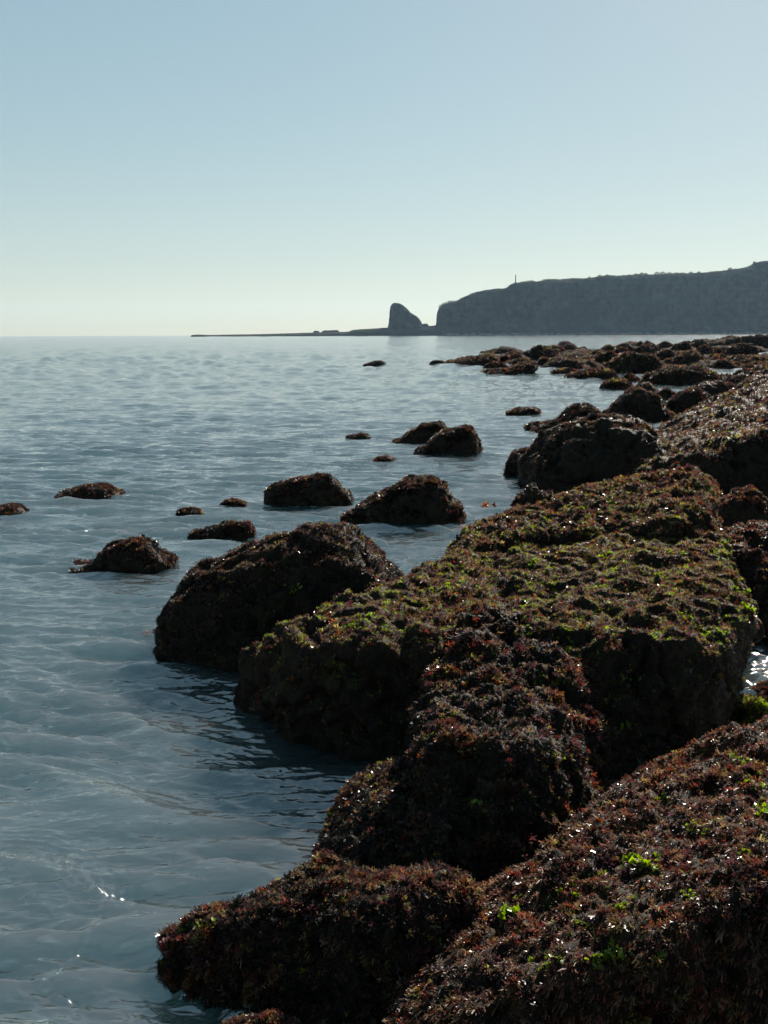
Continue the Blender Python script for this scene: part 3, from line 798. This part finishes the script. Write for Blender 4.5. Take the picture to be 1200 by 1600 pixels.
sow('nearright', 9000, 0.0135, PAL_RED, T_FROND, None, 'red_seaweed', 49, wfn=clump(0.09, 19), lay=1.0, flow=FLOW)
sow('nearright', 40000, 0.0075, PAL_RED, T_FROND, None, 'red_seaweed', 13, wfn=patchy(0.10, 9, 0.1), lay=2.2, jit=0.3, flow=FLOW)
sow('nearright', 34000, 0.018, [(1.5, DRK), (5, (0.125, 0.066, 0.042)), (3, (0.095, 0.038, 0.030)), (2, (0.13, 0.040, 0.026)), (1, OLV)], T_STRAND, M_hang, 'hanging_weed', 14, lay=4.0, flow=FLOW, down=0.8, wfn=upface(-0.2, 0.3))
sow('slope', 45000, 0.020, PAL_SLOPE, T_TURF, M_turf, 'algal_turf', 15, wfn=upface(0.1, 0.6), lay=0.8, flow=(-1, -.5, -.3))
sow('slope', 9000, 0.028, PAL_BROWN, T_FROND, None, 'red_seaweed', 16, wfn=patchy(0.7, 10), down=0.7)
sow('big', 12000, 0.0085, PAL_BROWN, T_TURF, M_turf, 'algal_turf', 57, wfn=upface(0.35, 0.7), down=0.6)
sow('big', 8000, 0.0105, PAL_SEA, T_FROND, None, 'red_seaweed', 17, wfn=patchy(0.2, 11, 0.05), down=0.8)
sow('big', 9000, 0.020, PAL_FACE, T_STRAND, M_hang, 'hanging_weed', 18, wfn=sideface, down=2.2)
SZ = 0.72
for k, n, s in (('b2', 9000, .017), ('b3', 5000, .018), ('b4', 6000, .021), ('b5', 3500, .022), ('b6', 5000, .016), ('b7', 3000, .019), ('b8', 1600, .018), ('b9', 2800, .017),
                ('b10', 800, .018), ('b11', 800, .018), ('b12', 500, .022), ('b13', 700, .022), ('b14', 1000, .03), ('r8', 12000, .021), ('r8b', 3000, .021), ('r10', 2500, .018),
                ('r11', 4500, .016), ('r12', 12000, .013), ('r14', 2500, .012), ('r5b', 4000, .011), ('r35', 4500, .032), ('r30', 5000, .034), ('r28', 1500, .036),
                ('r29', 800, .04), ('r31', 2500, .036), ('r32', 3000, .04), ('r34', 1500, .045), ('r33', 300, .045)):
    pal = PAL_RED if k in ('b13', 'r12', 'r5b', 'r11') else PAL_SEA
    s *= SZ; n = int(n * 1.15)
    sow(k, n, s, pal, T_FROND if s < 0.0145 else T_TURF, None, 'red_seaweed', 500 + sum(map(ord, k)), wfn=patchy(s * 12, 12, 0.1), zmin=-0.01, down=0.8)
sow('r13', 2500, 0.013, [(4, DRK), (3, OLV), (3, GRN), (0.6, LIME), (1, BRN)], T_TURF, M_turf, 'green_moss', 77)
for key in [k for k in ROCKS if k[0] == 'f' and k[1:].isdigit()]:
    sow(key, 1100, 0.07, PAL_BROWN, T_FAR, M_turf, 'red_seaweed', 900 + int(key[1:]), wfn=upface(-0.1, 0.4))
for i, key in enumerate(FIELD):
    sow(key, 350, 0.08, PAL_BROWN, T_FAR, M_turf, 'red_seaweed', 1900 + i, wfn=upface(-0.1, 0.4))

# bright sheets of sea lettuce seen on the near rocks, each clump its own part
BV = {k: BVHTree.FromPolygons([tuple(v) for v in ROCKS[k][1].tolist()], [tuple(f) for f in ROCKS[k][2].tolist()]) for k in ('platform', 'rear', 'buttress', 'ledge', 'nearleft', 'nearright', 'big', 'r12')}
def lettuce(px, py, n, size, spread, col, sd):
    o_ = Vector((0, 0, CAM_H)); dr = Vector(ray(px, py)).normalized()
    best = None
    for k, b in BV.items():
        h = b.ray_cast(o_, dr)
        if h[0] is not None and (best is None or h[3] < best[1][3]):
            best = (k, h)
    if best is None: return
    k, h = best
    r = np.random.default_rng(sd)
    for i in range(max(2, n // 2)):
        dx, dy = r.normal(size=2) * spread * 0.8
        h2 = BV[k].ray_cast(o_, Vector(ray(px + dx, py + dy * 0.6)).normalized())
        if h2[0] is None or abs(h2[3] - h[3]) > 0.2: continue
        n0 = np.array(h2[1]); n0 = n0 if n0[2] > -0.3 else -n0
        z = n0 + np.array((-.3, -.35, -.2)) + r.normal(size=3) * 0.35; z /= np.linalg.norm(z)
        x = np.cross(r.normal(size=3), z); x /= np.linalg.norm(x); y = np.cross(z, x)
        tv, tf = T_LETTUCE[r.integers(0, len(T_LETTUCE))]
        s = size * r.uniform(0.6, 1.2)
        mesh_obj('sea_lettuce', np.array(h2[0]) - 0.2 * s * z + s * (tv[:, 0:1] * x + tv[:, 1:2] * y + tv[:, 2:3] * z), tf, M_lettuce, ROCKS[k][0], np.repeat([np.array(col) * r.uniform(0.7, 1.25)], len(tv), axis=0))

KELP = (0.10, 0.055, 0.018)
for i, (px, py, n, s, sp, c) in enumerate([
    (800, 1425, 9, .020, 12, LIME), (960, 1488, 10, .020, 14, LIME), (940, 1500, 7, .018, 12, GRN), (995, 1342, 9, .018, 14, LIME), (1012, 1360, 5, .016, 10, GRN), (915, 1385, 9, .017, 20, GRN),
    (935, 1372, 6, .016, 12, LIME), (1190, 1265, 8, .020, 8, LIME), (1155, 1190, 4, .016, 6, LIME), (1175, 1222, 5, .016, 10, GRN), (1095, 1295, 5, .014, 12, GRN), (905, 1445, 6, .014, 14, GRN),
    (310, 1450, 12, .018, 14, GRN), (540, 1278, 7, .016, 7, LIME), (518, 1272, 4, .014, 4, GRN), (745, 1250, 4, .013, 6, LIME), (980, 1134, 4, .018, 5, LIME), (983, 1062, 8, .016, 10, GRN),
    (880, 1000, 8, .016, 14, GRN), (905, 1012, 8, .016, 14, GRN), (830, 985, 7, .016, 12, GRN), (868, 1180, 5, .014, 6, GRN), (860, 1060, 7, .015, 14, GRN), (1168, 950, 10, .020, 8, LIME),
    (1160, 925, 8, .020, 8, LIME), (1150, 905, 7, .018, 8, GRN), (1072, 965, 6, .018, 6, GRN), (1125, 990, 5, .018, 6, GRN), (560, 972, 8, .018, 14, LIME), (700, 920, 8, .020, 14, LIME), (690, 895, 8, .020, 16, LIME),
    (770, 885, 8, .020, 20, GRN), (835, 878, 8, .020, 20, LIME), (960, 862, 9, .020, 24, LIME), (900, 880, 9, .020, 24, GRN), (850, 925, 8, .020, 20, GRN), (1010, 905, 8, .020, 20, GRN), (1070, 870, 9, .020, 16, LIME),
    (1020, 860, 8, .020, 18, GRN), (910, 805, 8, .024, 20, GRN), (860, 815, 6, .024, 16, GRN), (1130, 862, 9, .022, 12, GRN), (1145, 845, 7, .022, 12, LIME), (460, 920, 4, .018, 8, GRN), (268, 925, 3, .016, 5, GRN),
    (1080, 1400, 4, .014, 8, GRN), (1160, 1330, 4, .014, 8, GRN), (1030, 1500, 5, .016, 8, GRN), (975, 1420, 5, .014, 12, GRN), (860, 1500, 5, .015, 12, GRN), (1040, 1250, 5, .015, 10, GRN)]):
    lettuce(px, py, n + 13, s * 1.1, sp * 1.2, c, 700 + i)

# floating scraps of weed
for i, (px, py, sz) in enumerate(((765, 790, .05), (241, 990, .03))):
    c = g(px, py, 0.0)
    tv, tf = T_FROND[i]
    VV, FF = [], []
    for q in range(5):
        a = q * 1.3 + i
        M = np.array(Matrix.Rotation(a, 3, 'Z') @ Matrix.Rotation(1.25, 3, 'X'))
        VV.append((tv * sz * (0.7 + .1 * q)) @ M.T + np.array((math.cos(a * 2) * sz, math.sin(a * 2) * sz, 0.012))); FF.append(tf + q * len(tv))
    V_ = np.concatenate(VV)
    o = mesh_obj('floating_seaweed', V_, np.concatenate(FF), M_weed, None, np.repeat([np.array(ORG)], len(V_), axis=0))
    o.location = c
    tag(o, ('scrap of orange red weed floating between the mirrored boulder and the right shore', 'tiny scrap of red weed floating by the left side of the domed boulder')[i], 'seaweed', 'floating scraps of seaweed')

# ------------------------------------------------------------------ headland
DH = 1200.0
U = DH / 1600.0             # metres per photograph pixel out there
def headland():
    top = [(679, 514), (681, 505), (681.5, 497), (682.5, 488), (690, 477), (700, 472), (712, 470), (722, 465), (740, 458), (752, 454.5), (760, 453), (775, 451), (790, 450), (796, 445), (805, 442), (830, 441), (860, 438.5),
           (900, 436.5), (935, 433), (960, 432), (1000, 429.5), (1040, 428.5), (1090, 426.5), (1110, 425), (1140, 422), (1168, 417), (1180, 411), (1190, 408.5), (1200, 408), (1260, 404), (1340, 398), (1460, 392)]
    T = np.array([d(x, y, DH) for x, y in top])
    crest = catmull(T, 420)
    nu = len(crest)
    def row(f, dy):
        p = crest.copy(); p[:, 2] = crest[:, 2] * f; p[:, 1] += dy; p[:, 0] += max(0, dy) * 0.3
        return p
    rows = [row(0, -38) + (0, 0, -3), row(0, -34) + (0, 0, 1.0), row(0.10, -20), row(0.22, -13), row(0.45, -10), row(0.7, -7), row(0.88, -5), row(0.97, -2), row(1.0, 3), row(0.995, 25), row(0.97, 120), row(0.8, 300), row(0, 420)]
    rows[0][:, 2] = -3; rows[1][:, 2] = 1.0
    gr = loft(rows, nu, 130)
    p = gr.reshape(-1, 3)
    nrm = grid_normals(gr).reshape(-1, 3)
    hfrac = np.clip(p[:, 2] / 30, 0, 1)
    q = p / np.array((9.0, 30.0, 34.0)); q2 = p / np.array((30.0, 60.0, 90.0))
    disp = 4.5 * fbm(q, 3, 5) + 6.5 * ridged(q2, 8, 3)
    disp += 1.0 * np.sin(p[:, 2] * 0.9 + 2 * pnoise(p / 40, 4)) * (np.abs(nrm[:, 2]) < 0.6)
    side = np.clip(1 - np.abs(nrm[:, 2]), 0, 1)
    p2 = p.copy()
    p2[:, 1] -= disp * side * hfrac
    p2[:, 2] += (0.9 * fbm(p / 11, 5, 3) * np.clip((p[:, 2] - 4) / 20, 0, 1))
    o = mesh_obj('cliff', p2, grid_faces(130, nu), M_cliff)
    tag(o, 'long grey headland of steep cliffs across the bay, rising to the right', 'cliff', kind='structure')
    return crest
CREST = headland()

def massif(name, prof, depth, mat, label, cat, D=DH, nu=90, nv=40, amp=1.2, sc=8.0, seed=3, kind=None):
    P = np.array([d(x, y, D) for x, y in prof])
    P = np.concatenate([[[P[0, 0] - .5, D, -2]], P, [[P[-1, 0] + .5, D, -2]]])
    prf = catmull(P, nu); prf[:, 2] = np.maximum(prf[:, 2], -2)
    vs = np.sin(np.linspace(-math.pi / 2, math.pi / 2, nv))
    gr = np.zeros((nv, nu, 3)); xc = prf[:, 0].mean()
    for i, v in enumerate(vs):
        s = max(0, 1 - abs(v) ** 3) ** 0.4
        gr[i, :, 0] = xc + (prf[:, 0] - xc) * (0.8 + 0.2 * s); gr[i, :, 1] = D + v * depth; gr[i, :, 2] = prf[:, 2] * s - 2 * (1 - s)
    p = gr.reshape(-1, 3); nrm = grid_normals(gr).reshape(-1, 3)
    h = amp * fbm(p / sc, seed, 4)
    p = p + nrm * h[:, None] * np.array((0.4, 1, 0.4))
    o = mesh_obj(name, p, grid_faces(nv, nu), mat)
    tag(o, label, cat, kind=kind)
    return o
massif('sea_stack', [(605.5, 513), (607.5, 507), (608.5, 497), (609.2, 485), (611, 478), (615, 474.2), (620, 473.4), (625, 474.2), (631, 478), (637, 483), (641, 488.5), (648, 492), (653, 496), (657, 502), (660, 508)], 16, M_cliff,
       'tall thumb-shaped sea stack standing alone off the cliff point', 'sea stack', amp=2.6, sc=9.0, nu=140, nv=60)
massif('reef_ledge', [(656, 511), (660, 506.5), (668, 506), (669, 508.5), (676, 509), (684, 508.5), (690, 512)], 14, M_reef, 'low broken rock ledge joining the sea stack to the cliff point', 'ledge', nu=60, amp=0.8, sc=4)
massif('reef', [(300, 524.3), (330, 523.4), (360, 522.8), (400, 522.2), (440, 521.2), (470, 520.2), (500, 519.3), (530, 518.6), (546, 517.8), (550, 516), (575, 513.8), (606, 512), (640, 511), (690, 511), (760, 512)], 24, M_reef,
       'flat reef stretching out from below the sea stack', 'reef', nu=240, amp=0.5, sc=6, kind='structure')
massif('reef_rock', [(489.5, 520), (490.5, 517.3), (494, 516.8), (498, 517.5), (499.5, 520)], 5, M_reef, 'small square rock sitting on the flat reef', 'rock', nu=30, nv=20, amp=0.3, sc=2)
massif('reef_rock', [(502, 520), (505, 516.8), (515, 516.2), (526, 515.8), (529, 516.6), (530, 520)], 8, M_reef, 'long flat rock on the reef right of the small square one', 'rock', nu=40, nv=20, amp=0.3, sc=2)

# monument on the cliff edge
mp = d(805.5, 442.5, DH + 4)
mon = bpy.data.objects.new('monument', None); C.objects.link(mon); mon.location = mp
tag(mon, 'slender stone pillar monument standing on the cliff edge', 'monument')
def taper_prism(name, z0, z1, r0, r1, n, parent, mat):
    a = np.arange(n) * 2 * math.pi / n + math.pi / n
    V = np.concatenate([np.stack([np.cos(a) * r0, np.sin(a) * r0, np.full(n, z0)], 1), np.stack([np.cos(a) * (r0 * .5 + r1 * .5), np.sin(a) * (r0 * .5 + r1 * .5), np.full(n, (z0 + z1) / 2)], 1),
                        np.stack([np.cos(a) * r1, np.sin(a) * r1, np.full(n, z1 - (r1))], 1), np.stack([np.cos(a) * r1 * .25, np.sin(a) * r1 * .25, np.full(n, z1)], 1)])
    F = [(r_ * n + i, r_ * n + (i + 1) % n, (r_ + 1) * n + (i + 1) % n, (r_ + 1) * n + i) for r_ in range(3) for i in range(n)]
    return mesh_obj(name, V, np.array(F), mat, parent, smooth=False)
taper_prism('pillar', 1.0, 9.6, 0.85, 0.65, 4, mon, M_stone)
taper_prism('plinth', -1.5, 1.6, 2.6, 2.2, 8, mon, M_stone)

# bushes along the cliff top
for i, (px, py, w_) in enumerate(((1003, 429, 6), (1009, 428.5, 4), (1027, 428, 7), (1036, 427.5, 6), (1046, 428, 6), (1080, 427, 5), (1141, 421, 6), (1179, 410.5, 4), (937, 432, 5), (864, 438, 3), (921, 434.5, 4), (882, 437.5, 3), (1092, 426, 4))):
    c = d(px, py, DH + 3)
    r = np.random.default_rng(40 + i)
    n = 90
    th = r.uniform(0, 6.28, n); ph = np.arccos(r.uniform(-0.3, 1, n)); rad = r.uniform(0.5, 1, n) ** 0.5
    P = np.stack([np.cos(th) * np.sin(ph) * rad * w_ / 2, np.sin(th) * np.sin(ph) * rad * w_ / 2, np.cos(ph) * rad * w_ * 0.42 + 0.5], 1)
    VV, FF = [], []
    for k in range(n):
        tv, tf = T_FAR[k % 6]
        M = np.array(Matrix.Rotation(r.uniform(0, 6.28), 3, 'Z') @ Matrix.Rotation(r.uniform(0, 1.2), 3, 'X'))
        VV.append(tv @ M.T * 0.9 + P[k]); FF.append(tf + k * len(tv))
    V_ = np.concatenate(VV) - (0, 0, 1.1)
    o = mesh_obj('bush', V_, np.concatenate(FF), M_bush, None, np.repeat([np.array((0.05, 0.06, 0.03))], len(V_), axis=0))
    o.location = c
    tag(o, 'small dark bush on the skyline of the distant cliff top', 'bush', 'bushes along the cliff top')

# low scrub along the edge: too fine to count
r = np.random.default_rng(91)
VV, FF, off = [], [], 0
for i in range(1500):
    k = r.integers(30, len(CREST))
    p = CREST[k] + (r.normal() * 0.6, 3 + r.uniform(-2, 10), 0)
    hmod = max(0.2, 0.8 + 2.4 * float(pnoise(np.array([[p[0] / 22, 0.3, 0.7]]), 9)[0]) + 0.6 * float(pnoise(np.array([[p[0] / 5, 0.3, 0.7]]), 10)[0]))
    tv, tf = T_FAR[r.integers(0, 6)]
    M = np.array(Matrix.Rotation(r.uniform(0, 6.28), 3, 'Z') @ Matrix.Rotation(r.uniform(0, 0.5), 3, 'X'))
    VV.append(tv @ M.T * hmod * r.uniform(0.8, 1.8) * (1.5, 1.5, 1.0) + p); FF.append(tf + off); off += len(tv)
V_ = np.concatenate(VV)
tag(mesh_obj('scrub', V_, np.concatenate(FF), M_bush, None, np.repeat([np.array((0.035, 0.042, 0.022))], len(V_), axis=0)), 'low scrub along the edge of the distant cliff top', 'scrub', kind='stuff')

# pale boulders at the foot of the cliff: too many to count
r = np.random.default_rng(77)
VV, FF, off = [], [], 0
base = np.array([(-1, -1, -1), (1, -1, -1), (1, 1, -1), (-1, 1, -1), (-.7, -.7, .8), (.6, -.7, 1), (.7, .6, .9), (-.6, .7, 1)])
bf = np.array([(0, 1, 5, 4), (1, 2, 6, 5), (2, 3, 7, 6), (3, 0, 4, 7), (4, 5, 6, 7)])
for i in range(900):
    px = r.uniform(690, 1330)
    p = d(px, 523 - px * 0.002, DH - r.uniform(30, 44))
    s = r.uniform(0.4, 1.5)
    VV.append(base * np.array((s, s, s * .7)) * r.uniform(.7, 1.3, (8, 3)) + np.array((p[0], p[1], r.uniform(0, 2.0)))); FF.append(bf + off); off += 8
M_shingle = rock_mat('pale_boulder', (0.12, 0.12, 0.11), (0.30, 0.28, 0.24), (0.2, 0.19, 0.16), 0.3, 0.1, 0.9)
tag(mesh_obj('cliff_foot_boulders', np.concatenate(VV), np.concatenate(FF), M_shingle, smooth=False), 'band of fallen boulders along the foot of the distant cliff', 'boulders', kind='stuff')

# ------------------------------------------------------------------ sea haze
hz = bpy.data.materials.new('sea_haze'); hz.use_nodes = True
nt = hz.node_tree
for n_ in list(nt.nodes):
    if n_.type != 'OUTPUT_MATERIAL': nt.nodes.remove(n_)
pv = nt.nodes.new('ShaderNodeVolumePrincipled')
pv.inputs['Color'].default_value = (0.50, 0.74, 1.0, 1)
pv.inputs['Density'].default_value = 0.000042
pv.inputs['Anisotropy'].default_value = 0.25
nt.links.new(pv.outputs[0], [n_ for n_ in nt.nodes if n_.type == 'OUTPUT_MATERIAL'][0].inputs['Volume'])
bx = np.array([(x, y, z) for z in (-4.0, 150.0) for (x, y) in ((-6500, -60), (6500, -60), (6500, 5400), (-6500, 5400))])
tag(mesh_obj('haze', bx, np.array([(3, 2, 1, 0), (4, 5, 6, 7), (0, 1, 5, 4), (1, 2, 6, 5), (2, 3, 7, 6), (3, 0, 4, 7)]), hz, smooth=False), 'thin sea haze over the bay', 'haze', kind='stuff')
